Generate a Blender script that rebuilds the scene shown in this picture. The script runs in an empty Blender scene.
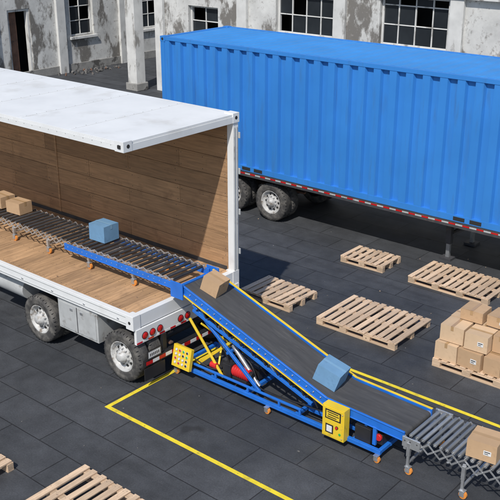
import bpy, bmesh, math, random
from mathutils import Vector, Matrix, Euler
random.seed(7)
S=bpy.context.scene
# ------------------------------------------------------------------ materials
def M(name,col,rough=.6,metal=0,var=.12,scale=4,stretch=(1,1,1),island=0,bump=0,bscale=60,dirt=None,dthr=.58,dscale=3,dsoft=.08,spec=.5,dstretch=None,dirt2=None,d2thr=.66,d2scale=20,d2soft=.03):
    m=bpy.data.materials.new(name); m.use_nodes=True
    nt=m.node_tree; N=nt.nodes; L=nt.links
    b=N['Principled BSDF']; b.inputs['Roughness'].default_value=rough; b.inputs['Metallic'].default_value=metal
    b.inputs['Specular IOR Level'].default_value=spec
    tc=N.new('ShaderNodeTexCoord'); mp=N.new('ShaderNodeMapping'); mp.inputs['Scale'].default_value=stretch
    L.new(tc.outputs['Object'],mp.inputs['Vector'])
    no=N.new('ShaderNodeTexNoise'); no.inputs['Scale'].default_value=scale; no.inputs['Detail'].default_value=6; no.inputs['Roughness'].default_value=.6
    L.new(mp.outputs[0],no.inputs['Vector'])
    mr=N.new('ShaderNodeMapRange'); mr.inputs[1].default_value=.3; mr.inputs[2].default_value=.7; mr.inputs[3].default_value=1-var; mr.inputs[4].default_value=1+var
    L.new(no.outputs['Fac'],mr.inputs[0]); val=mr.outputs[0]
    if island:
        g=N.new('ShaderNodeNewGeometry'); m2=N.new('ShaderNodeMapRange'); m2.inputs[3].default_value=1-island; m2.inputs[4].default_value=1+island
        L.new(g.outputs['Random Per Island'],m2.inputs[0])
        mu=N.new('ShaderNodeMath'); mu.operation='MULTIPLY'; L.new(val,mu.inputs[0]); L.new(m2.outputs[0],mu.inputs[1]); val=mu.outputs[0]
    vm=N.new('ShaderNodeVectorMath'); vm.operation='SCALE'; vm.inputs[0].default_value=col; L.new(val,vm.inputs['Scale'])
    out=vm.outputs[0]
    def layer(out,colr,thr,sc,soft,st):
        n2=N.new('ShaderNodeTexNoise'); n2.inputs['Scale'].default_value=sc; n2.inputs['Detail'].default_value=8; n2.inputs['Roughness'].default_value=.65
        if st:
            q=N.new('ShaderNodeMapping'); q.inputs['Scale'].default_value=st; L.new(tc.outputs['Object'],q.inputs['Vector']); L.new(q.outputs[0],n2.inputs['Vector'])
        else: L.new(tc.outputs['Object'],n2.inputs['Vector'])
        r2=N.new('ShaderNodeMapRange'); r2.inputs[1].default_value=thr; r2.inputs[2].default_value=thr+soft
        L.new(n2.outputs['Fac'],r2.inputs[0])
        mx=N.new('ShaderNodeMix'); mx.data_type='RGBA'; L.new(r2.outputs[0],mx.inputs[0]); L.new(out,mx.inputs[6]); mx.inputs[7].default_value=(*colr,1)
        return mx.outputs[2]
    if dirt: out=layer(out,dirt,dthr,dscale,dsoft,dstretch)
    if dirt2: out=layer(out,dirt2,d2thr,d2scale,d2soft,None)
    L.new(out,b.inputs['Base Color'])
    rr=N.new('ShaderNodeMapRange'); rr.inputs[3].default_value=max(0,rough-.1); rr.inputs[4].default_value=min(1,rough+.12)
    L.new(no.outputs['Fac'],rr.inputs[0]); L.new(rr.outputs[0],b.inputs['Roughness'])
    if bump:
        n3=N.new('ShaderNodeTexNoise'); n3.inputs['Scale'].default_value=bscale; n3.inputs['Detail'].default_value=4
        L.new(mp.outputs[0],n3.inputs['Vector'])
        bp=N.new('ShaderNodeBump'); bp.inputs['Strength'].default_value=bump; bp.inputs['Distance'].default_value=.01
        L.new(n3.outputs['Fac'],bp.inputs['Height']); L.new(bp.outputs[0],b.inputs['Normal'])
    return m
blue=M('blue_frame_paint',(.016,.15,.58),.45,var=.12,dirt=(.02,.08,.25),dthr=.62,dscale=7,dsoft=.15,dirt2=(.12,.12,.12),d2thr=.68,d2scale=22)
yellow=M('yellow_paint',(.76,.53,.03),.5,var=.1,dirt=(.42,.30,.06),dthr=.60,dscale=8,dsoft=.15,dirt2=(.10,.08,.05),d2thr=.68,d2scale=24)
cblue=M('container_blue_paint',(.036,.215,.60),.55,var=.07,scale=.8,dirt=(.045,.17,.42),dthr=.54,dscale=2.2,dsoft=.25,dstretch=(3,3,.35),dirt2=(.10,.07,.06),d2thr=.73,d2scale=7,spec=.35)
ctop=M('container_roof_paint',(.04,.25,.64),.55,var=.1,scale=1,dirt=(.07,.20,.42),dthr=.54,dscale=.9,dsoft=.25,dirt2=(.12,.10,.09),d2thr=.72,d2scale=6,spec=.35)
white=M('trailer_white_paint',(.74,.75,.75),.45,var=.05,scale=1.5,dirt=(.57,.56,.53),dthr=.54,dscale=1.3,dsoft=.25,dirt2=(.30,.28,.25),d2thr=.71,d2scale=14)
greyp=M('grey_weathered_paint',(.42,.43,.43),.5,var=.12,scale=4,dirt=(.2,.18,.16),dthr=.56,dscale=5,dsoft=.15)
rubber=M('tyre_rubber',(.050,.048,.047),.85,var=.3,scale=8,dirt=(.16,.15,.135),dthr=.44,dscale=6,dsoft=.25,bump=.3)
belt=M('belt_rubber',(.060,.060,.062),.75,var=.22,scale=3,stretch=(.6,5,1),bump=.15,bscale=200,dirt=(.115,.112,.108),dthr=.55,dscale=4,dsoft=.25,dstretch=(.5,3,1))
black=M('black_paint',(.018,.018,.02),.5,var=.2)
chass=M('chassis_paint',(.05,.05,.055),.65,var=.3,dirt=(.12,.09,.07),dthr=.58,dscale=6,dsoft=.15)
steel=M('galvanised_steel',(.55,.56,.57),.38,metal=.75,var=.12,scale=12,island=.12)
rim=M('painted_wheel_rim',(.5,.5,.49),.5,var=.15,scale=8,dirt=(.2,.17,.14),dthr=.50,dscale=10,dsoft=.15)
roller_d=M('dark_roller',(.06,.06,.064),.35,metal=.3,var=.2,island=.35)
roller_s=M('steel_roller',(.36,.37,.38),.35,metal=.6,var=.15,island=.25)
red=M('red_paint',(.55,.02,.02),.4)
redlens=M('red_lens',(.5,.012,.012),.2,var=.1)
orange=M('orange_caster',(.70,.26,.05),.5)
green=M('green_button',(.03,.4,.08),.4)
wwhite=M('plain_white',(.70,.70,.69),.5,var=.06)
def wood(name,col,st,isl=.18,var=.28,rough=.75,dirt=None,d2=None):
    return M(name,col,rough,var=var,scale=3,stretch=st,island=isl,bump=.35,bscale=12,dirt=dirt,dthr=.54,dscale=3,dsoft=.25,dirt2=d2,d2thr=.66,d2scale=9)
w_wall=wood('plywood_wall_lining',(.35,.205,.105),(.6,6,9),.22,dirt=(.22,.125,.065),d2=(.12,.07,.04))
w_floor=wood('hardwood_floor',(.42,.255,.135),(8,.7,4),.22,dirt=(.27,.165,.09),d2=(.14,.09,.06))
px=wood('pallet_wood_long',(.55,.40,.27),(.8,14,14),.2,.18,dirt=(.38,.28,.19),d2=(.20,.14,.10))
py=wood('pallet_wood_cross',(.58,.42,.285),(14,.8,14),.24,.18,dirt=(.40,.29,.20),d2=(.22,.15,.11))
card=M('cardboard',(.47,.31,.18),.85,var=.08,scale=3,island=.08,bump=.1,bscale=30,dirt=(.38,.24,.135),dthr=.55,dscale=5,dsoft=.2)
card2=M('pale_cardboard',(.58,.415,.265),.85,var=.08,scale=3,island=.1,bump=.1,bscale=30,dirt=(.48,.33,.2),dthr=.56,dscale=5,dsoft=.2)
cardb=M('blue_carton',(.145,.29,.46),.8,var=.1,scale=4,dirt=(.10,.21,.35),dthr=.55,dscale=6,dsoft=.2)
tape=M('packing_tape',(.42,.27,.14),.3,var=.05)
tapeb=M('blue_tape',(.19,.35,.51),.4,var=.05)
glass=M('dark_window_glass',(.02,.024,.028),.12,var=.3,scale=1)
plaster=M('peeling_white_plaster',(.58,.58,.56),.9,var=.2,scale=1.2,bump=.5,bscale=9,dirt=(.18,.17,.155),dthr=.505,dscale=1.1,dsoft=.06,dstretch=(1,1,.5),dirt2=(.33,.31,.29),d2thr=.56,d2scale=6,d2soft=.12)
plaster2=M('grey_rough_concrete',(.30,.295,.28),.9,var=.3,scale=2,bump=.6,bscale=12,dirt=(.09,.085,.08),dthr=.52,dscale=2,dsoft=.08)
trim=M('weathered_trim',(.62,.62,.60),.8,var=.12,scale=2,dirt=(.28,.27,.25),dthr=.54,dscale=3,dsoft=.1,dstretch=(1,1,.4))
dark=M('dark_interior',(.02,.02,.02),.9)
rubble=M('rubble_stone',(.13,.125,.12),.9,var=.3,island=.4)
rust=M('rusty_steel',(.17,.09,.06),.8,var=.3,dirt=(.07,.05,.04),dthr=.55)
# ------------------------------------------------------------------ builder
class B:
    def __init__(s): s.bm=bmesh.new(); s.m=[]
    def mi(s,m):
        if m not in s.m: s.m.append(m)
        return s.m.index(m)
    def face(s,vs,i,smooth=False):
        try: f=s.bm.faces.new(vs)
        except ValueError: return None
        f.material_index=i; f.smooth=smooth; return f
    def hexa(s,P,m):
        i=s.mi(m); v=[s.bm.verts.new(p) for p in P]
        for q in ((3,2,1,0),(4,5,6,7),(0,1,5,4),(1,2,6,5),(2,3,7,6),(3,0,4,7)): s.face([v[k] for k in q],i)
    def box(s,c,d,m,rot=None):
        c=Vector(c); R=rot if rot is not None else Matrix.Identity(3); x,y,z=[k/2 for k in d]
        P=[(-x,-y,-z),(x,-y,-z),(x,y,-z),(-x,y,-z),(-x,-y,z),(x,-y,z),(x,y,z),(-x,y,z)]
        s.hexa([c+R@Vector(p) for p in P],m)
    def bb(s,x0,x1,y0,y1,z0,z1,m): s.box(((x0+x1)/2,(y0+y1)/2,(z0+z1)/2),(x1-x0,y1-y0,z1-z0),m)
    def beam(s,a,b,w,h,m):   # w = horizontal width, h = depth
        a=Vector(a); b=Vector(b); d=(b-a); l=d.length; d.normalize()
        up=Vector((0,0,1)) if abs(d.z)<.99 else Vector((1,0,0))
        sd=up.cross(d).normalized(); u=d.cross(sd)
        R=Matrix((d,sd,u)).transposed(); s.box((a+b)/2,(l,w,h),m,R)
    def cyl(s,a,b,r,m,seg=12,r2=None,cap=True):
        a=Vector(a); b=Vector(b); d=(b-a).normalized(); r2=r if r2 is None else r2
        up=Vector((0,0,1)) if abs(d.z)<.9 else Vector((1,0,0))
        u=up.cross(d).normalized(); w=d.cross(u); i=s.mi(m)
        A=[];C=[]
        for k in range(seg):
            t=2*math.pi*k/seg; o=u*math.cos(t)+w*math.sin(t)
            A.append(s.bm.verts.new(a+o*r)); C.append(s.bm.verts.new(b+o*r2))
        for k in range(seg):
            j=(k+1)%seg; s.face([A[k],A[j],C[j],C[k]],i,True)
        if cap:
            for f in (s.face(list(reversed(A)),i),s.face(C,i)):
                if f:
                    for e in f.edges: e.smooth=False
    def lathe(s,c,ax,prof,m,seg=32):
        c=Vector(c); d=Vector(ax).normalized(); up=Vector((0,0,1)) if abs(d.z)<.9 else Vector((1,0,0))
        u=up.cross(d).normalized(); w=d.cross(u); i=s.mi(m); rings=[]
        for r,h in prof:
            rings.append([s.bm.verts.new(c+d*h+(u*math.cos(2*math.pi*k/seg)+w*math.sin(2*math.pi*k/seg))*max(r,.0005)) for k in range(seg)])
        for a,b in zip(rings,rings[1:]):
            for k in range(seg):
                j=(k+1)%seg; s.face([a[k],a[j],b[j],b[k]],i,True)
    def prism(s,poly,y0,y1,m):   # poly in XZ, extruded along Y
        i=s.mi(m); A=[s.bm.verts.new((x,y0,z)) for x,z in poly]; C=[s.bm.verts.new((x,y1,z)) for x,z in poly]
        n=len(poly)
        s.face(A,i); s.face(list(reversed(C)),i)
        for k in range(n):
            j=(k+1)%n; s.face([A[j],A[k],C[k],C[j]],i)
    def obj(s,name,parent=None,bev=.004,loc=None,rz=0):
        bmesh.ops.recalc_face_normals(s.bm,faces=s.bm.faces[:])
        me=bpy.data.meshes.new(name); s.bm.to_mesh(me); s.bm.free()
        for m in s.m: me.materials.append(m)
        o=bpy.data.objects.new(name,me); S.collection.objects.link(o)
        if parent: o.parent=parent
        if loc: o.location=loc
        o.rotation_euler[2]=rz
        if bev:
            k=o.modifiers.new('bev','BEVEL'); k.width=bev; k.segments=1; k.limit_method='ANGLE'; k.angle_limit=math.radians(50)
        return o
def empty(name,loc=(0,0,0)):
    e=bpy.data.objects.new(name,None); S.collection.objects.link(e); e.location=loc; e.empty_display_size=.3; return e
def rot(rx=0,ry=0,rz=0): return Euler((rx,ry,rz)).to_matrix()
# ------------------------------------------------------------------ ground
def ground():
    m=bpy.data.materials.new('dark_paving'); m.use_nodes=True; nt=m.node_tree; N=nt.nodes; L=nt.links; b=N['Principled BSDF']
    tc=N.new('ShaderNodeTexCoord')
    def noise(sc,det=8,ro=.65,st=None,dist=0):
        n=N.new('ShaderNodeTexNoise'); n.inputs['Scale'].default_value=sc; n.inputs['Detail'].default_value=det; n.inputs['Roughness'].default_value=ro; n.inputs['Distortion'].default_value=dist
        if st:
            q=N.new('ShaderNodeMapping'); q.inputs['Scale'].default_value=st; L.new(tc.outputs['Object'],q.inputs['Vector']); L.new(q.outputs[0],n.inputs['Vector'])
        else: L.new(tc.outputs['Object'],n.inputs['Vector'])
        return n.outputs['Fac']
    def rng(f,a,c,lo,hi):
        r=N.new('ShaderNodeMapRange'); r.inputs[1].default_value=a; r.inputs[2].default_value=c; r.inputs[3].default_value=lo; r.inputs[4].default_value=hi; L.new(f,r.inputs[0]); return r.outputs[0]
    def mul(a,c):
        q=N.new('ShaderNodeMath'); q.operation='MULTIPLY'; L.new(a,q.inputs[0]); L.new(c,q.inputs[1]); return q.outputs[0]
    br=N.new('ShaderNodeTexBrick'); br.inputs['Scale'].default_value=1; br.inputs['Brick Width'].default_value=1.25; br.inputs['Row Height'].default_value=.62
    br.inputs['Mortar Size'].default_value=.009; br.inputs['Mortar Smooth'].default_value=.3
    br.inputs['Color1'].default_value=(.036,.039,.044,1); br.inputs['Color2'].default_value=(.050,.053,.059,1); br.inputs['Mortar'].default_value=(.012,.012,.014,1)
    L.new(tc.outputs['Object'],br.inputs['Vector'])
    na=noise(.45); nb=noise(45,6,.8)
    f=mul(mul(rng(na,.3,.7,.65,1.4),rng(nb,.3,.7,.65,1.4)),mul(rng(noise(3,8,.7),.35,.65,.82,1.18),rng(noise(1.2,6,.6,(.25,2.2,1)),.56,.66,1,.78)))
    vm=N.new('ShaderNodeVectorMath'); vm.operation='SCALE'; L.new(br.outputs['Color'],vm.inputs[0]); L.new(f,vm.inputs['Scale'])
    mx=N.new('ShaderNodeMix'); mx.data_type='RGBA'; L.new(rng(noise(1.7,10,.75,None,.6),.58,.78,0,.5),mx.inputs[0]); L.new(vm.outputs[0],mx.inputs[6]); mx.inputs[7].default_value=(.085,.082,.078,1)
    m3=N.new('ShaderNodeMix'); m3.data_type='RGBA'; L.new(rng(noise(.9,3,.5,(1.1,1,1)),.69,.73,0,.6),m3.inputs[0]); L.new(mx.outputs[2],m3.inputs[6]); m3.inputs[7].default_value=(.012,.012,.013,1)
    L.new(m3.outputs[2],b.inputs['Base Color'])
    L.new(rng(na,.35,.65,.65,.88),b.inputs['Roughness'])
    ad=N.new('ShaderNodeMath'); ad.operation='MULTIPLY_ADD'; L.new(nb,ad.inputs[0]); ad.inputs[1].default_value=.25
    inv=N.new('ShaderNodeMath'); inv.operation='MULTIPLY'; L.new(br.outputs['Fac'],inv.inputs[0]); inv.inputs[1].default_value=-1; L.new(inv.outputs[0],ad.inputs[2])
    bp=N.new('ShaderNodeBump'); bp.inputs['Strength'].default_value=.6; bp.inputs['Distance'].default_value=.008; L.new(ad.outputs[0],bp.inputs['Height']); L.new(bp.outputs[0],b.inputs['Normal'])
    g=B(); i=g.mi(m); g.face([g.bm.verts.new(p) for p in ((-300,-300,0),(300,-300,0),(300,300,0),(-300,300,0))],i); g.obj('ground',bev=0)
ground()
ym=M('worn_yellow_road_paint',(.78,.61,.03),.7,var=.1,scale=6,dirt=(.40,.32,.05),dthr=.55,dscale=4,dsoft=.2,dirt2=(.07,.065,.05),d2thr=.625,d2scale=22,d2soft=.04)
g=B(); w=.07
i=g.mi(ym)
def sheet(x0,x1,y0,y1,z=.004): g.face([g.bm.verts.new(p) for p in ((x0,y0,z),(x1,y0,z),(x1,y1,z),(x0,y1,z))],i)
sheet(.04,14,-.69,-.69+w); sheet(.04,14,2.59,2.59+w); sheet(.04,.04+w,-.69+w,2.59)
g.obj('yellow_floor_marking',bev=0)
# ------------------------------------------------------------------ wheels
def wheel(b,x,y,r,side=-1,w=.24,z=None):
    z=r if z is None else z; ax=(0,side,0); R=r; c=(x,y,z)
    b.lathe(c,ax,[(R*.60,-w),(R*.80,-w),(R*.95,-w*.96),(R,-w*.85),(R,-w*.15),(R*.97,-w*.04),(R*.86,.0),(R*.82,.003),(R*.80,-.001),(R*.70,.002),(R*.62,-.005),(R*.60,-.03)],rubber,40)
    for k in (.3,.5,.7): b.lathe(c,ax,[(R*1.003,-w*k-.006),(R*.985,-w*k),(R*1.003,-w*k+.006)],black,36)
    for k in range(36):
        t=2*math.pi*k/36; q=Vector(c)+Vector((math.cos(t),0,math.sin(t)))*R*.975+Vector((0,side,0))*(-w*.10)
        b.box(q,(.010,w*.15,R*.05),black,rot(0,-t+math.pi/2,0))
    b.lathe(c,ax,[(R*.62,-.012),(R*.60,-.004),(R*.56,-.02),(R*.53,-.07),(R*.44,-.09),(R*.30,-.06),(R*.26,-.03),(R*.24,-.03)],rim,32)
    b.lathe(c,ax,[(R*.25,-.06),(R*.24,.005),(R*.19,.02),(R*.17,.045),(R*.1,.055),(0,.055)],rim,20)
    for k in range(10):
        t=2*math.pi*k/10; o=Vector((math.cos(t),0,math.sin(t)))
        p=Vector(c)+o*R*.40; q=Vector((0,side,0))
        b.cyl(p-q*.09,p-q*.070,R*.055,dark,8)
        p2=Vector(c)+Vector((math.cos(t+.3),0,math.sin(t+.3)))*R*.285; b.cyl(p2-q*.06,p2-q*.02,R*.03,steel,6)
# ------------------------------------------------------------------ cutaway cargo trailer
T=empty('cutaway_cargo_trailer')
XF=-13.0; W=2.45
b=B()
b.bb(XF,0,-.0,W,3.875,3.91,white)
b.bb(XF,0,-.012,.07,3.78,3.872,white); b.bb(XF,0,W-.07,W+.012,3.78,3.872,white)
b.bb(-.08,.012,.075,W-.075,3.77,3.872,white)
for k in range(1,11):
    b.bb(-k*1.2-.02,-k*1.2+.02,.05,W-.05,3.911,3.914,white)
    for q in range(12): b.cyl((-k*1.2,.15+q*.195,3.914),(-k*1.2,.15+q*.195,3.918),.009,greyp,8)
for k in range(0,22):
    b.bb(-k*.6-.35,-k*.6-.31,.08,W-.14,3.82,3.873,greyp)
for k in range(60): b.cyl((-.25-k*.2,-.017,3.85),(-.25-k*.2,-.012,3.85),.008,greyp,8)
for y in (0.0,W-.14):
    b.bb(-.17,.016,y-.016+(.016 if y else 0),y+.15,3.77,3.925,white)
    b.bb(-.10,-.04,y-.03 if y==0 else y+.17,y if y==0 else y+.175,3.82,3.87,dark)
b.cyl((.0,.075,3.85),(.019,.075,3.85),.03,dark,10); b.cyl((.0,W-.065,3.85),(.019,W-.065,3.85),.03,dark,10)
b.cyl((-.08,-.02,3.845),(-.08,0,3.845),.03,dark,10)
b.obj('roof',T)
b=B()
k=0; x=-.12
while x>XF:
    wd=.285; b.bb(x-wd+.006,x,.09,W-.1,1.165,1.2+random.uniform(-.002,.002),w_floor)
    for y in (.16,.8,1.25,1.7,2.2):
        for q in (.06,.22): b.cyl((x-q,y,1.2),(x-q,y,1.2035),.007,chass,6)
    x-=wd
b.obj('floor_boards',T,.003)
b=B(); z=1.2; row=0
while z<3.8:
    h=min(.325,3.84-z); x=-.14; 
    first=True
    while x>XF:
        l=2.4 if not first else (1.1 if row%2 else 2.4); first=False
        b.bb(max(x-l,XF)+.004,x,W-.115-random.uniform(0,.003),W-.08,z+.003,z+h-.003,w_wall)
        for q in (.05,l/2,l-.05):
            if x-q>XF:
                for zz in (.06,h-.06): b.cyl((x-q,W-.121,z+zz),(x-q,W-.11,z+zz),.008,chass,6)
        x-=l
    z+=h; row+=1
b.bb(XF,XF+.04,.1,W-.12,1.2,3.8,w_wall)
b.obj('plank_wall_lining',T,.003)
b=B()
for x in (-4.6,-9.2): b.bb(x-.025,x+.025,W-.132,W-.119,1.21,3.8,w_wall)
b.bb(XF+.1,-.16,W-.135,W-.119,1.203,1.27,chass)
b.obj('wall_battens',T,.002)
b=B()
b.bb(XF,-.14,W-.075,W-.03,1.0,3.78,white); b.bb(XF-.06,XF,0,W,1.0,3.87,white)
for k in range(0,26): b.bb(-.5-k*.5,-.46-k*.5,W-.03,W+.0,1.05,3.77,white)
b.bb(-.13,0,W-.125,W,1.0,3.77,white)
b.bb(-.0,.012,W-.11,W-.085,1.1,3.7,greyp); b.bb(0,.012,W-.05,W-.025,1.1,3.7,greyp)
for z in (1.5,2.2,2.9,3.5): b.bb(-.02,.03,W-.0,W+.02,z,z+.10,greyp)
b.obj('rear_frame',T)
b=B()
b.bb(XF,0,0,.085,1.02,1.215,white)
b.bb(XF,-.0,-.010,0,1.06,1.075,greyp); b.bb(XF,0,-.010,0,1.17,1.18,greyp)
b.bb(-.10,.004,.088,W-.13,1.0,1.212,white)
for k in range(16): b.bb(-.35-k*.8,-.31-k*.8,-.014,0,1.09,1.11,steel)
for y in (.0,W-.15): b.bb(-.15,.014,y-.012,y+.14,.985,1.222,white)
b.cyl((-.07,-.016,1.1),(-.07,-.01,1.1),.028,dark,10)
b.bb(XF,-.1,W-.1,W-.01,.98,1.16,white)
b.bb(XF+.02,-.1,.1,W-.1,1.10,1.16,chass)
b.obj('side_sill',T)
b=B()
for y in (.72,1.68):
    b.bb(XF+.3,.0,y,y+.12,.95,.98,chass); b.bb(XF+.3,.0,y+.05,y+.07,.68,.95,chass); b.bb(XF+.3,0,y,y+.12,.65,.68,chass)
for k in range(26): b.bb(-.4-k*.48,-.35-k*.48,.1,W-.1,.985,1.095,chass)
for x in (-.34,-2.40):
    b.cyl((x,.3,.42),(x,W-.3,.42),.065,chass,12)
    for y in (.7,1.66):
        b.bb(x-.5,x+.4,y,y+.08,.5,.53,rust); b.bb(x-.06,x+.06,y,y+.1,.42,.65,chass)
b.bb(-11.0,-10.9,.5,.6,.1,1,chass); b.bb(-11.0,-10.9,W-.6,W-.5,.1,1,chass); b.bb(-11.1,-10.8,.42,.68,0,.1,chass); b.bb(-11.1,-10.8,W-.68,W-.42,0,.1,chass)
b.obj('chassis',T)
for j,x in enumerate((-.34,-2.40)):
    b=B(); wheel(b,x,.02,.42); wheel(b,x,.30,.42); wheel(b,x,W-.02,.42,1); wheel(b,x,W-.3,.42,1); b.obj('axle_wheels_%d'%(j+1),T,0)
b=B()
b.bb(-1.86,-.88,.04,.60,.46,.985,greyp)
b.bb(-1.82,-.92,.025,.04,.50,.95,greyp)
for x in (-1.5,-1.25): b.bb(x-.03,x+.03,.012,.025,.86,.90,steel)
b.bb(-1.38,-1.36,.022,.026,.5,.95,chass)
b.obj('side_locker',T,.01)
b=B(); b.cyl((-3.0,.35,.72),(-4.0,.35,.72),.2,greyp,20); b.bb(-3.95,-3.0,.2,.5,.9,.99,chass); b.obj('air_tank',T)
b=B()
b.bb(-.02,.03,.03,W-.03,.735,.985,white)
for y in (.20,.36,.52,.98,1.14,W-.2,W-.36,W-.52):
    b.lathe((.031,y,.85),(1,0,0),[(.062,0),(.062,.01),(.055,.012)],black,18); b.lathe((.031,y,.85),(1,0,0),[(.055,.012),(.04,.022),(0,.026)],redlens,18)
for k in range(9): b.bb(.03,.034,.03+k*.12,.03+k*.12+.118,.742,.772,redlens if k%2==0 else wwhite)
for y in (.55,W-.61): b.bb(-.0,.06,y,y+.08,.42,.735,black)
b.bb(.03,.12,.10,W-.1,.36,.46,black)
for k in range(16): b.bb(.121,.124,.12+k*.14,.12+k*.14+.138,.38,.44,redlens if k%2==0 else wwhite)
b.bb(.13,.142,.06,.50,.14,.345,black); b.bb(.13,.142,W-.5,W-.06,.14,.345,black)
b.bb(.124,.134,.14,.44,.47,.62,black); b.bb(.134,.137,.16,.42,.49,.60,greyp); b.bb(.137,.139,.175,.405,.505,.585,wwhite)
for k in range(6): b.bb(.139,.140,.19+k*.035,.21+k*.035,.52,.57,black)
b.obj('rear_bumper',T,.003)
# ------------------------------------------------------------------ blue container on chassis
C=empty('shipping_container')
X0,X1,Y0,Y1,Z0,Z1=-6.63,5.56,7.24,9.68,1.12,4.0
b=B()
def corr(xa,xb,y,z0,z1,out,m,pitch=.37,dep=.075):
    i=b.mi(m); n=int((xb-xa)/pitch); p=(xb-xa)/n; pts=[]
    for k in range(n):
        x=xa+k*p
        pts+=[(x,0),(x+p*.44,0),(x+p*.52,dep),(x+p*.92,dep)]
    pts.append((xb,0)); pr=None
    for x,d in pts:
        v=(b.bm.verts.new((x,y-out*d,z0)),b.bm.verts.new((x,y-out*d,z1)))
        if pr: b.face([pr[0],v[0],v[1],pr[1]],i)
        pr=v
corr(X0+.12,X1-.12,Y0+.008,Z0+.12,Z1-.08,-1,cblue); corr(X0+.12,X1-.12,Y1-.008,Z0+.12,Z1-.08,1,cblue)
for y in (Y0,Y1-.09):
    b.bb(X0+.15,X1-.15,y,y+.09,Z1-.085,Z1-.005,cblue); b.bb(X0+.15,X1-.15,y,y+.09,Z0,Z0+.125,cblue)
for k in range(4):
    b.bb(X0+2.6+k*.36+(0 if k<2 else 4.8),X0+2.85+k*.36+(0 if k<2 else 4.8),Y0-.003,Y0,Z0+.02,Z0+.10,dark)
for x in (X0,X1-.13):
    for y in (Y0,Y1-.13): b.bb(x,x+.13,y,y+.13,Z0+.12,Z1-.12,cblue)
for x in (X0-.005,X1-.155):
    for y in (Y0-.005,Y1-.155):
        for z in (Z0-.005,Z1-.12):
            b.bb(x,x+.16,y,y+.16,z,z+.125,cblue)
            b.cyl((x+.08,y-.003 if y<8 else y+.163,z+.06),(x+.08,y if y<8 else y+.16,z+.06),.035,dark,10)
for x in (X0,X1-.1):
    b.bb(x,x+.1,Y0+.15,Y1-.15,Z1-.1,Z1-.005,cblue); b.bb(x,x+.1,Y0+.15,Y1-.15,Z0,Z0+.12,cblue)
b.bb(X0+.03,X0+.06,Y0+.13,Y1-.13,Z0+.12,Z1-.1,cblue); b.bb(X1-.06,X1-.03,Y0+.13,Y1-.13,Z0+.12,Z1-.1,cblue)
b.obj('corrugated_walls',C,0)
b=B(); b.bb(X0+.1,X1-.1,Y0+.092,Y1-.092,Z1-.05,Z1-.02,ctop)
n=44
for k in range(n):
    x=X0+.3+k*(X1-X0-.6)/n; b.prism([(x,Z1-.02),(x+.05,Z1-.006),(x+.14,Z1-.006),(x+.19,Z1-.02)],Y0+.13,Y1-.13,ctop)
b.obj('corrugated_roof',C,0)
b=B(); b.bb(X0+.1,X1-.1,Y0+.1,Y1-.1,Z0+.01,Z0+.06,chass); b.obj('container_floor',C,0)
H=empty('container_chassis_trailer')
b=B()
b.bb(X0,X1,Y0+.0,Y0+.05,.99,1.11,chass); b.bb(X0,X1,Y1-.05,Y1,.99,1.11,chass)
for k in range(40):
    x=X0+.1+k*.305
    b.bb(x,x+.15,Y0-.003,Y0,1.045,1.078,redlens); b.bb(x+.152,x+.303,Y0-.003,Y0,1.045,1.078,greyp)
for y in (Y0+.75,Y1-.87):
    b.bb(X0,X1,y,y+.12,1.08,1.11,chass); b.bb(X0,X1,y+.05,y+.07,.75,1.08,chass); b.bb(X0,X1,y,y+.12,.72,.75,chass)
for k in range(13): b.bb(X0+.1+k*.98,X0+.2+k*.98,Y0+.05,Y1-.05,1.0,1.09,chass)
for x in (1.05,):
    for y in (Y0+.62,Y1-.72):
        b.bb(x,x+.12,y,y+.12,.35,1.0,chass); b.bb(x+.02,x+.10,y+.02,y+.10,.05,.4,steel); b.bb(x-.07,x+.19,y-.07,y+.19,0,.05,chass)
    b.beam((x+.06,Y0+.7,.55),(x+.06,Y1-.7,.55),.05,.05,chass)
    b.beam((x+.06,Y0+.7,.5),(x+.7,Y0+.85,.95),.04,.04,chass)
for x in (-5.65,-4.45,-3.25):
    b.cyl((x,Y0+.3,.48),(x,Y1-.3,.48),.07,chass,12); b.bb(x-.5,x+.5,Y0+.75,Y0+.83,.6,.64,rust)
b.bb(X0-.03,X0+.03,Y0+.1,Y1-.1,.5,.62,chass)
b.obj('chassis_frame',H)
b=B()
for x in (-5.65,-4.45,-3.25):
    for y,sd in ((Y0+.10,-1),(Y0+.38,-1),(Y1-.10,1),(Y1-.38,1)): wheel(b,x,y,.46,sd)
b.obj('chassis_wheels',H,0)
# ------------------------------------------------------------------ pallets
def pallet(cx,cy,lx,ly,rz=0,n=None,z=0):
    b=B(); sw=.10; L,Wd=lx,ly
    n=n or max(5,round(L/.145))
    def bx(x0,x1,y0,y1,z0,z1,tag,j=0):
        m=py if tag=='c' else px
        c=((x0+x1)/2,(y0+y1)/2,(z0+z1)/2); b.box(c,(x1-x0,y1-y0,z1-z0),m,rot(0,0,j))
    for k in range(n):
        x=-L/2+sw/2+k*(L-sw)/(n-1)+random.uniform(-.010,.010); e=random.uniform(-.012,.012)
        q=sw*random.choice((1,1,.9,1.12))
        bx(x-q/2,x+q/2,-Wd/2+e,Wd/2+e,.122,.144+random.uniform(0,.004),'c',random.gauss(0,.010))
        for y in (-Wd/2+.05,0,Wd/2-.05):
            for s_ in (-.022,.022): b.cyl((x+s_,y+s_*.6,.14),(x+s_,y+s_*.6,.149),.005,chass,6)
    for y in (-Wd/2+.05,0,Wd/2-.05):
        bx(-L/2,L/2,y-.05,y+.05,.10,.121,'l')
        bx(-L/2,L/2,y-.05,y+.05,.0,.021,'l')
        nb=3 if L<1.4 else 4
        for q in range(nb):
            x=-L/2+.07+q*(L-.14)/(nb-1); bx(x-.07,x+.07,y-.048,y+.048,.022,.099,'l')
    b.obj('wood_pallet',None,.003,(cx,cy,z),rz)
pallet(-.03,6.70,1.02,.74,.02)
pallet(1.97,6.80,1.72,1.02,-.01)
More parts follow.
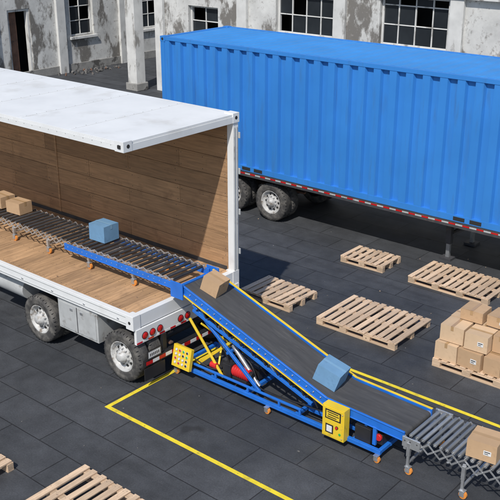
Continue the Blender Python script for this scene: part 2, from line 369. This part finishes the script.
pallet(1.62,4.23,1.62,1.22,.005)
pallet(3.75,4.16,1.2,1.12,.01)
pallet(-.42,4.10,1.2,.85,-.02)
pallet(1.95,-2.55,1.65,1.2,.01)
pallet(-.27,-3.0,1.2,.95,.03)
# ------------------------------------------------------------------ cartons
rc=random.Random(11)
def carton(name,loc,d,rz=0,m=card,tp=tape,ry=0,label=True,seamx=True):
    b=B(); x,y,z=d
    j=lambda:rc.uniform(-.004,.004)
    i=b.mi(m)
    P=[(-x/2+j(),-y/2+j(),0),(x/2+j(),-y/2+j(),0),(x/2+j(),y/2+j(),0),(-x/2+j(),y/2+j(),0)]
    Q=[(-x/2,-y/2,z-.004),(x/2,-y/2,z-.004),(x/2,y/2,z-.004),(-x/2,y/2,z-.004)]
    b.hexa(P+Q,m)
    g1,g2=rc.uniform(.0,.006),rc.uniform(.0,.006)
    if seamx:
        b.box((0,-y/4-.001,z-.0025+g1/2),(x,y/2-.003,.003),m,rot(g1/y*1.8,0,0)); b.box((0,y/4+.001,z-.0025+g2/2),(x,y/2-.003,.003),m,rot(-g2/y*1.8,0,0))
        b.bb(-x/2-.0012,x/2+.0012,-.024,.024,z+.0003+max(g1,g2),z+.0012+max(g1,g2),tp)
        for sx in (-1,1): b.box((sx*(x/2+.0028),0,z-.035),(.001,.048,.075),tp)
    else:
        b.box((-x/4-.001,0,z-.0025+g1/2),(x/2-.003,y,.003),m,rot(0,-g1/x*1.8,0)); b.box((x/4+.001,0,z-.0025+g2/2),(x/2-.003,y,.003),m,rot(0,g2/x*1.8,0))
        b.bb(-.024,.024,-y/2-.0012,y/2+.0012,z+.0003+max(g1,g2),z+.0012+max(g1,g2),tp)
        for sy in (-1,1): b.box((0,sy*(y/2+.0028),z-.035),(.048,.001,.075),tp)
    if label:
        b.box((x*.2,-y/2-.0045,z*.5),(x*.26,.0015,z*.26),wwhite); b.box((x*.2,-y/2-.0058,z*.55),(x*.2,.0008,z*.05),black); b.box((x*.17,-y/2-.0058,z*.45),(x*.13,.0008,z*.04),black)
    o=b.obj(name,None,.004,loc); o.rotation_euler=(0,ry,rz); return o
RT=1.58; ZR=RT+.003
carton('cardboard_box',(-4.44,1.25,ZR),(.38,.30,.22),.06,label=False)
carton('cardboard_box',(-5.0,1.28,ZR),(.38,.32,.22),-.05,label=False)
carton('blue_carton_box',(-2.12,1.33,ZR),(.38,.34,.29),.02,cardb,tapeb,label=False)
PX0,PZ0=.22,1.50; SL=(PZ0-.57)/(3.0-PX0)
A1=math.atan(SL)
def zb(x): return PZ0-(x-PX0)*SL if x<3 else .57-(x-3)*.03
carton('cardboard_box',(.53,1.22,zb(.53)+.003),(.31,.30,.25),.14,ry=A1,label=False)
carton('blue_carton_box',(2.78,1.20,zb(2.78)+.003),(.37,.35,.27),.16,cardb,tapeb,ry=A1,label=False)
carton('cardboard_box',(5.28,1.08,.575),(.38,.36,.25),.12)
r=random.Random(3)
base=.150
lay=[[(3.36,3.83,.38,.40),(3.78,3.83,.40,.40),(4.15,3.85,.28,.40),(3.36,4.28,.38,.42),(3.78,4.28,.40,.42),(4.14,4.28,.28,.42)],
     [(3.40,3.88,.40,.36),(3.83,3.87,.38,.38),(3.37,4.28,.38,.38),(3.80,4.30,.42,.40),(4.15,4.10,.24,.5)],
     [(3.55,4.2,.38,.34),(4.0,4.26,.38,.38)]]
hh=[.31,.30,.20]; z=base
for li,l in enumerate(lay):
    for (x,y,a,c) in l:
        carton('cardboard_box',(x,y,z),(a,c,hh[li]-.012-r.uniform(0,.008)),r.uniform(-.05,.05),card2 if r.random()<.65 else card,seamx=r.random()<.5,label=r.random()<.35)
    z+=hh[li]
# ------------------------------------------------------------------ expandable roller conveyors
def lattice(b,x0,x1,y,zc,h,pitch=.17,m=None):
    m=m or steel; x=x0
    while x+pitch*.99<=x1+.001:
        b.beam((x,y-.005,zc-h/2),(x+pitch,y-.005,zc+h/2),.005,.024,m); b.beam((x,y+.005,zc+h/2),(x+pitch,y+.005,zc-h/2),.005,.024,m)
        b.cyl((x+pitch/2,y-.012,zc),(x+pitch/2,y+.012,zc),.010,m,6); b.cyl((x,y-.012,zc+h/2),(x,y+.012,zc+h/2),.010,m,6)
        x+=pitch
def caster(b,x,y,z0,r=.055,m=orange):
    b.cyl((x+.02,y-.02,z0+r),(x+.02,y+.02,z0+r),r,m,16); b.cyl((x+.02,y-.026,z0+r),(x+.02,y+.026,z0+r),r*.45,steel,10)
    b.box((x+.01,y-.03,z0+r*1.35),(r*1.2,.005,r*1.5),steel); b.box((x+.01,y+.03,z0+r*1.35),(r*1.2,.005,r*1.5),steel)
    b.box((x+.01,y,z0+r*2.15),(r*1.5,.075,.008),steel)
def legs(b,x,y0,y1,z0,z1,m=steel,cm=orange):
    for y in (y0,y1):
        caster(b,x,y,z0,m=cm); b.bb(x-.018,x+.018,y-.018,y+.018,z0+.12,z1,m); b.bb(x-.024,x+.024,y-.024,y+.024,z0+(z1-z0)*.55,z1-.02,m)
    b.beam((x,y0,z0+.17),(x,y1,z0+.17),.03,.03,m)
def rollers(b,x0,x1,y0,y1,zt,sp,r,m):
    x=x0
    while x<x1:
        b.cyl((x,y0,zt-r),(x,y1,zt-r),r,m,12); b.cyl((x,y0-.03,zt-r),(x,y1+.03,zt-r),.007,steel,6); x+=sp*rc.uniform(.97,1.03)
E=empty('expandable_roller_conveyor')
b=B(); rollers(b,-9.5,.08,.90,1.60,RT,.132,.025,roller_d); b.obj('rollers',E,0)
b=B()
for y in (.86,1.64): lattice(b,-9.5,-2.35,y,RT-.075,.11)
for y in (.86,1.64): lattice(b,-2.35,.1,y,RT-.035,.07,.17)
b.obj('scissor_lattice',E,0)
b=B()
for y in (.835,1.665):
    b.bb(-2.6,.10,y-.012,y+.012,RT-.16,RT-.055,blue); b.bb(-2.6,.10,y-.02,y+.02,RT-.16,RT-.146,blue)
    for k in range(20): b.cyl((-2.5+k*.125,y-.017,RT-.10),(-2.5+k*.125,y-.012,RT-.10),.009,steel,8)
b.obj('side_rail',E)
b=B()
for x in (-9.2,-7.9,-6.6,-5.35,-4.1,-3.1,-2.0,-.9): legs(b,x,.86,1.64,1.2,RT-.10)
b.obj('legs',E,.002)
b=B()
b.bb(.02,.28,.79,.815,RT-.28,RT-.01,blue); b.bb(.02,.28,1.685,1.71,RT-.28,RT-.01,blue); b.bb(.02,.08,.815,1.685,RT-.22,RT-.15,blue)
b.obj('end_bracket',E)
GX=-.08
G=empty('gravity_roller_conveyor')
b=B(); rollers(b,4.42+GX,9.2,.86,1.66,.572,.088,.027,roller_s); b.obj('rollers',G,0)
b=B()
for y in (.81,1.71): lattice(b,4.36+GX,9.2,y,.475,.14,.17)
b.obj('scissor_lattice',G,0)
b=B()
for x in (4.36,5.15,6.2,7.3,8.4): legs(b,x,.79,1.73,0,.50)
b.bb(4.28,4.32,.78,1.74,.36,.40,steel)
for k in range(12): b.bb(4.5+k*.4,4.53+k*.4,.8,1.72,.40,.42,steel)
b.obj('legs',G,.002)
b=B(); b.bb(4.26,4.52,.775,.80,.40,.55,steel); b.bb(4.26,4.52,1.72,1.745,.40,.55,steel)
for x in (4.30,4.38,4.48): b.cyl((x,.768,.5),(x,.775,.5),.012,chass,8)
b.obj('end_plate',G)
# ------------------------------------------------------------------ inclined belt conveyor
K=empty('inclined_belt_conveyor')
P=[(PX0,PZ0),(3.0,.57),(4.20,.534)]
def arc(cx,cz,r,a0,a1,n=8): return [(cx+r*math.cos(math.radians(a0+(a1-a0)*k/n)),cz+r*math.sin(math.radians(a0+(a1-a0)*k/n))) for k in range(n+1)]
R0=.05
poly=arc(P[0][0]+.02,P[0][1]-.05,R0,252,73)+[(2.90,.608),(3.0,.580),(3.10,.568)]+arc(P[2][0],P[2][1]-.05,R0,90,-90)+[(3.0,.46)]
b=B(); b.prism(poly,.895,1.605,belt)
o=b.obj('belt',K,0)
def off(d):
    return [(P[0][0]-.02,P[0][1]-d+.01),(3.0,.57-d),(P[2][0]+.05,P[2][1]-d)]
b=B()
def strip(y0,y1,d0,d1,m,xa=None):
    a=off(d0); c=off(d1); b.prism([a[0],a[1],c[1],c[0]],y0,y1,m); b.prism([a[1],a[2],c[2],c[1]],y0,y1,m)
for y0,y1,s in ((.845,.875,-1),(1.625,1.655,1)):
    strip(y0,y1,-.03,.105,blue)
    yo=y0-.013 if s<0 else y1; strip(yo,yo+.013,-.034,-.018,blue); strip(yo,yo+.013,.09,.108,blue)
b.obj('side_rails',K)
b=B()
a=off(-.031); c=off(-.042)
b.prism([a[0],a[1],c[1],c[0]],1.625,1.665,yellow); b.prism([a[1],a[2],c[2],c[1]],1.625,1.665,yellow)
a=off(.112); c=off(.132); b.prism([a[0],a[1],c[1],c[0]],.825,.865,yellow)
b.prism([(a[0][0],a[0][1]),(a[1][0],a[1][1]),(c[1][0],c[1][1]),(c[0][0],c[0][1])],1.635,1.675,yellow)
b.obj('yellow_edge_strips',K,.002)
b=B()
def zi(x): return PZ0-(x-PX0)*SL
for y in (.85,1.65):
    b.beam((.45,y,zi(.45)-.25),(2.75,y,zi(2.75)-.25),.04,.045,blue)
    for k in range(10):
        x=.5+k*.235; b.beam((x,y,zi(x)-.25),(x+.12,y,zi(x)-.12),.018,.018,black); b.beam((x+.12,y,zi(x)-.14),(x+.235,y,zi(x+.235)-.25),.018,.018,black)
for k in range(9):
    x=.45+k*.40; z_=zb(x)-.125; b.beam((x,.86,z_),(x,1.64,z_),.04,.035,blue)
for k in range(21):
    x=.4+k*.125; b.cyl((x,.827,zi(x)-.03),(x,.845,zi(x)-.03),.012,steel,8)
b.obj('truss',K,.002)
b=B()
zc=.145
for y in (.79,1.75): b.bb(.12,3.95,y-.027,y+.027,zc-.035,zc+.030,blue)
for y in (1.08,1.44): b.bb(2.55,3.95,y-.02,y+.02,zc-.03,zc+.026,blue)
for x in (.16,.85,1.55,2.5,3.1,3.5,3.92): b.bb(x-.027,x+.027,.82,1.72,zc-.028,zc+.028,blue)
for y in (.79,1.75): b.bb(.3,2.6,y-.018,y+.018,zc+.11,zc+.14,blue)
for y in (.79,1.75):
    for x in (.32,.95,1.6,2.2,2.58): b.bb(x-.016,x+.016,y-.016,y+.016,zc+.03,zc+.11,blue)
for x in (3.15,3.80):
    for y in (.86,1.64): b.bb(x-.027,x+.027,y-.022,y+.022,zc+.03,.462,blue)
b.obj('base_frame',K)
b=B()
for x in (.14,2.0,3.90):
    for y in (.74,1.80): caster(b,x,y,0,.05)
b.obj('casters',K,.002)
b=B()
for y in (.90,1.60):
    b.beam((1.75,y,.2),(.42,y,zi(.42)-.2),.045,.05,blue)
    b.beam((.45,y+.05,.2),(1.25,y+.05,zi(1.25)-.25),.04,.045,yellow)
    b.beam((1.05,y-.04,.2),(.36,y-.04,1.0),.035,.035,yellow)
b.beam((1.1,.9,.62),(1.1,1.6,.62),.04,.04,blue); b.beam((.65,.9,1.02),(.65,1.6,1.02),.04,.04,blue)
b.beam((.45,.9,.24),(.45,1.6,.24),.04,.04,yellow)
b.beam((.9,.92,.3),(.55,1.58,.95),.03,.03,yellow); b.beam((.9,1.58,.3),(.55,.92,.95),.03,.03,yellow)
b.obj('lifting_legs',K)
b=B()
for y in (1.02,1.48):
    b.cyl((1.65,y,.2),(1.1,y,.75),.035,steel,14); b.cyl((1.1,y,.75),(.76,y,1.10),.018,steel,12); b.cyl((1.12,y,.73),(1.06,y,.79),.042,black,14)
b.obj('hydraulic_cylinders',K,0)
b=B()
b.cyl((1.18,.98,.34),(1.5,.98,.34),.085,red,18); b.cyl((1.5,.98,.34),(1.56,.98,.34),.075,black,16)
for k in range(7): b.lathe((1.2+k*.045,.98,.34),(1,0,0),[(.085,0),(.097,.004),(.097,.012),(.085,.016)],red,18)
b.bb(1.02,1.18,.88,1.08,.2,.44,black); b.bb(1.2,1.48,.90,1.06,.18,.26,black)
b.bb(.95,1.0,1.15,1.4,.2,.5,black); b.bb(.72,.98,.9,1.12,.18,.34,black); b.bb(.98,1.5,1.2,1.5,.18,.36,black)
b.cyl((.8,.86,.35),(.92,.86,.35),.05,red,14)
b.obj('hydraulic_power_pack',K)
b=B()
def hose(pts,r,m):
    pts=[Vector(p) for p in pts]; q=[]
    e=[pts[0]]+pts+[pts[-1]]
    for k in range(1,len(e)-2):
        for t in (0,.2,.4,.6,.8):
            a_,b_,c_,d_=e[k-1],e[k],e[k+1],e[k+2]
            q.append(.5*((2*b_)+(c_-a_)*t+(2*a_-5*b_+4*c_-d_)*t*t+(3*b_-a_-3*c_+d_)*t**3))
    q.append(pts[-1])
    for u,v in zip(q,q[1:]):
        if (u-v).length>1e-4: b.cyl(u,v,r,m,8)
hose([(1.1,.95,.44),(1.05,.93,.6),(.95,.92,.72),(.85,.93,.85),(.76,.98,1.05)],.011,black)
hose([(1.12,1.0,.44),(1.15,1.02,.56),(1.3,1.05,.6),(1.5,1.02,.5),(1.6,1.02,.3)],.011,black)
hose([(.5,.76,.4),(.7,.78,.34),(.85,.82,.30),(1.02,.9,.3)],.010,black)
hose([(3.2,.74,.45),(2.9,.80,.38),(2.4,.84,.32),(1.9,.86,.27),(1.56,.95,.3)],.010,black)
b.obj('hoses',K,0)
b=B()
Rt=rot(math.radians(-14)); c=Vector((.33,.70,.36))
b.box(c,(.38,.07,.36),yellow,Rt); b.box(c+Rt@Vector((0,-.037,0)),(.33,.004,.31),yellow,Rt)
cols=[wwhite,red,green,black,wwhite,wwhite,black,green,red,wwhite,wwhite,black,wwhite,red,wwhite,black]
for q in range(16):
    p=c+Rt@Vector((-.115+(q%4)*.077,-.039,.105-(q//4)*.07)); d=Rt@Vector((0,-1,0))
    b.cyl(p,p+d*.006,.026,greyp,12); b.cyl(p+d*.006,p+d*.014,.018,cols[q],12)
b.bb(.2,.24,.70,.76,.15,.30,blue); b.bb(.42,.46,.70,.76,.15,.30,blue)
b.obj('control_panel',K,.003)
b=B()
b.bb(3.06,3.42,.66,.80,.13,.62,yellow); b.bb(3.08,3.40,.652,.66,.15,.60,yellow)
b.bb(3.11,3.37,.648,.652,.42,.57,black); b.bb(3.13,3.35,.645,.648,.44,.55,yellow)
for k,(a,c_) in enumerate(((.0,.18),(.05,.19),(.0,.15))): b.bb(3.15+a*.2,3.15+c_,.643,.645,.525-k*.035,.54-k*.035,black)
b.bb(3.12,3.25,.648,.652,.20,.34,black); b.bb(3.14,3.23,.645,.648,.22,.32,wwhite)
b.cyl((3.31,.652,.33),(3.31,.64,.33),.024,black,14); b.cyl((3.31,.64,.33),(3.31,.625,.33),.018,red,14)
b.cyl((3.36,.652,.24),(3.36,.64,.24),.018,green,12)
for z_ in (.18,.56): b.cyl((3.395,.652,z_),(3.395,.64,z_),.008,steel,8)
b.obj('electrical_enclosure',K,.004)
b=B()
b.cyl((3.62,.90,.30),(3.62,1.25,.30),.085,black,18); b.bb(3.54,3.70,1.25,1.42,.2,.42,black); b.bb(3.72,3.9,.9,1.1,.18,.34,black); b.cyl((3.85,.86,.3),(3.85,.9,.3),.05,red,14)
b.bb(3.5,3.75,.82,.88,.16,.40,black)
b.obj('drive_motor',K)
b=B()
b.cyl((P[0][0]+.02,.88,P[0][1]-.05),(P[0][0]+.02,1.62,P[0][1]-.05),.046,steel,16); b.cyl((P[2][0],.86,P[2][1]-.05),(P[2][0],1.64,P[2][1]-.05),.046,steel,16)
b.obj('end_pulleys',K,0)
for q in (K,E,G): q.scale[1]=.93; q.location[1]=.79*.07
# ------------------------------------------------------------------ buildings
def building(name,origin,axis,length,height,ops,depth=8,pil=4.2,mat=plaster):
    e=empty(name,(0,0,0)); ox,oy=origin
    def bx(b,u0,u1,d0,d1,z0,z1,m):
        if axis=='X': b.bb(ox+u0,ox+u1,oy+d0,oy+d1,z0,z1,m)
        else: b.bb(ox-d1,ox-d0,oy+u0,oy+u1,z0,z1,m)
    us=sorted({0,length}|{o[0] for o in ops}|{o[1] for o in ops}); zs=sorted({0,height}|{o[2] for o in ops}|{o[3] for o in ops})
    b=B()
    for a,c in zip(us,us[1:]):
        for p,q in zip(zs,zs[1:]):
            if any(o[0]<=a and c<=o[1] and o[2]<=p and q<=o[3] for o in ops): continue
            bx(b,a,c,0,.35,p,q,mat)
    bx(b,0,.35,.351,depth,0,height,mat); bx(b,length-.35,length,.351,depth,0,height,mat); bx(b,.36,length-.36,depth-.3,depth,0,height,mat)
    b.obj('walls',e,0)
    b=B(); bx(b,-.2,length+.2,-.2,depth+.2,height,height+.35,plaster2); b.obj('roof',e,0)
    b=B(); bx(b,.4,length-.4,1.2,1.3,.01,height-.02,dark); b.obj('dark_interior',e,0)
    b=B(); k=0; u=.0
    while u<length:
        if not any(o[0]-.05<u+.45 and u<o[1]+.05 for o in ops): bx(b,u,u+.45,-.14,-.002,0,height-.3,trim)
        u+=pil
    bx(b,-.05,length+.05,-.19,-.143,4.35,4.6,trim); bx(b,0,length,-.06,-.003,0,.35,plaster2)
    b.obj('pilasters',e,.01)
    b=B(); f=B(); br_=random.Random(9)
    for o in ops:
        u0,u1,z0,z1=o[:4]; kind=o[4]
        if kind=='win':
            n=max(2,int((u1-u0)/.6)); vs=[u0+(u1-u0)*k/n for k in range(n+1)]; z=z0+.05; zl=[]
            while z<z1-.05: zl.append(z); z+=.6
            zl.append(z1-.05)
            for k in range(n):
                for p,q in zip(zl,zl[1:]):
                    t=br_.random()
                    if t<.12: continue
                    bx(b,vs[k]+.006,vs[k+1]-.006,.19+br_.uniform(-.004,.004),.198+.004,p,q,glass if t<.93 else greyp)
            bx(f,u0,u1,.14,.24,z0,z0+.07,trim); bx(f,u0,u1,.14,.24,z1-.07,z1,trim); bx(f,u0,u0+.07,.14,.24,z0+.071,z1-.071,trim); bx(f,u1-.07,u1,.14,.24,z0+.071,z1-.071,trim)
            for k in range(1,n):
                uu=vs[k]; bx(f,uu-.02,uu+.02,.16,.22,z0+.072,z1-.072,trim)
            for zz in zl[1:-1]: bx(f,u0+.072,u1-.072,.165,.215,zz-.018,zz+.018,trim)
            bx(f,u0-.1,u1+.1,-.12,.13,z0-.11,z0-.002,trim)
        elif kind=='door':
            bx(f,u0,u0+.1,.05,.25,z0,z1,trim); bx(f,u1-.1,u1,.05,.25,z0,z1,trim); bx(f,u0+.101,u1-.101,.05,.25,z1-.1,z1,trim)
            bx(b,u0+.1,u0+(u1-u0)*.5,.22,.26,z0+.02,z1-.1,rust)
    b.obj('windows',e,0); f.obj('window_frames',e,.006)
building('weathered_plaster_building',(-22.2,2.0),'Y',27,8,[(5,7,1.0,3.2,'win'),(8.2,10.2,0,2.6,'door'),(11.8,12.9,0,2.9,'door'),(15.0,16.3,1.5,3.6,'win'),(19,20.6,1.4,3.4,'win')],pil=3.55)
ops=[]
for u in (1.2,5.4,9.6,13.8,18.0,22.2,26.4): ops.append((u+.5,u+2.9,2.75,4.3,'win'))
ops[0]=(1.7,3.2,1.6,3.4,'win')
building('weathered_plaster_warehouse',(-16.4,16.6),'X',46,8,ops,pil=4.2)
b=B(); b.bb(-17.35,-16.85,15.8,16.3,0,6.5,trim); b.bb(-17.42,-16.78,15.73,16.37,0,.3,plaster2); b.bb(-17.42,-16.78,15.73,16.37,6.5,6.7,plaster2)
b.obj('concrete_pillar',None,.02)
b=B(); rr=random.Random(5)
for k in range(60):
    a=rr.gauss(0,.25); c=rr.gauss(0,.8); s=rr.uniform(.04,.15); h=max(0,.12-abs(a)*.3-abs(c)*.1)*rr.random()
    b.box((-21.6+a,17.6+c,h+s*.3),(s,s*rr.uniform(.5,1),s*rr.uniform(.4,.8)),rubble if rr.random()<.8 else rust,rot(rr.random()*3,rr.random()*3,rr.random()*3))
b.obj('rubble_pile',None,.01)
b=B(); rr=random.Random(8)
for k in range(220):
    x=rr.uniform(-8,7); y=rr.uniform(-5,12); s=rr.uniform(.006,.018)
    b.box((x,y,s*.2+.001),(s*rr.uniform(.6,2),s,s*.4),rr.choice((rubble,rubble,rubble,py)),rot(0,0,rr.random()*3))
b.obj('ground_litter',None,0)
# ------------------------------------------------------------------ camera & light
cam=bpy.data.cameras.new('camera'); co=bpy.data.objects.new('camera',cam); S.collection.objects.link(co); S.camera=co
cam.sensor_width=36; cam.lens=63.65; cam.clip_end=1000; cam.clip_start=.1
co.location=(9.08,-8.04,7.06); co.rotation_euler=(math.radians(90-21.6),0,math.radians(40.1))
d=Vector((-.33,.80,-1)).normalized(); el=math.asin(-d.z); az=math.atan2(-d.x,-d.y)
W_=bpy.data.worlds.new('World'); S.world=W_; W_.use_nodes=True; nt=W_.node_tree
sk=nt.nodes.new('ShaderNodeTexSky'); sk.sky_type='NISHITA'; sk.sun_disc=False; sk.sun_elevation=el; sk.sun_rotation=az
nt.links.new(sk.outputs[0],nt.nodes['Background'].inputs[0]); nt.nodes['Background'].inputs[1].default_value=.12
su=bpy.data.lights.new('sun','SUN'); su.energy=3.8; su.angle=math.radians(.8); su.color=(1,.96,.9)
so=bpy.data.objects.new('sun',su); S.collection.objects.link(so); so.rotation_euler=d.to_track_quat('-Z','Y').to_euler()
S.view_settings.view_transform='Standard'; S.view_settings.look='None'; S.view_settings.exposure=0
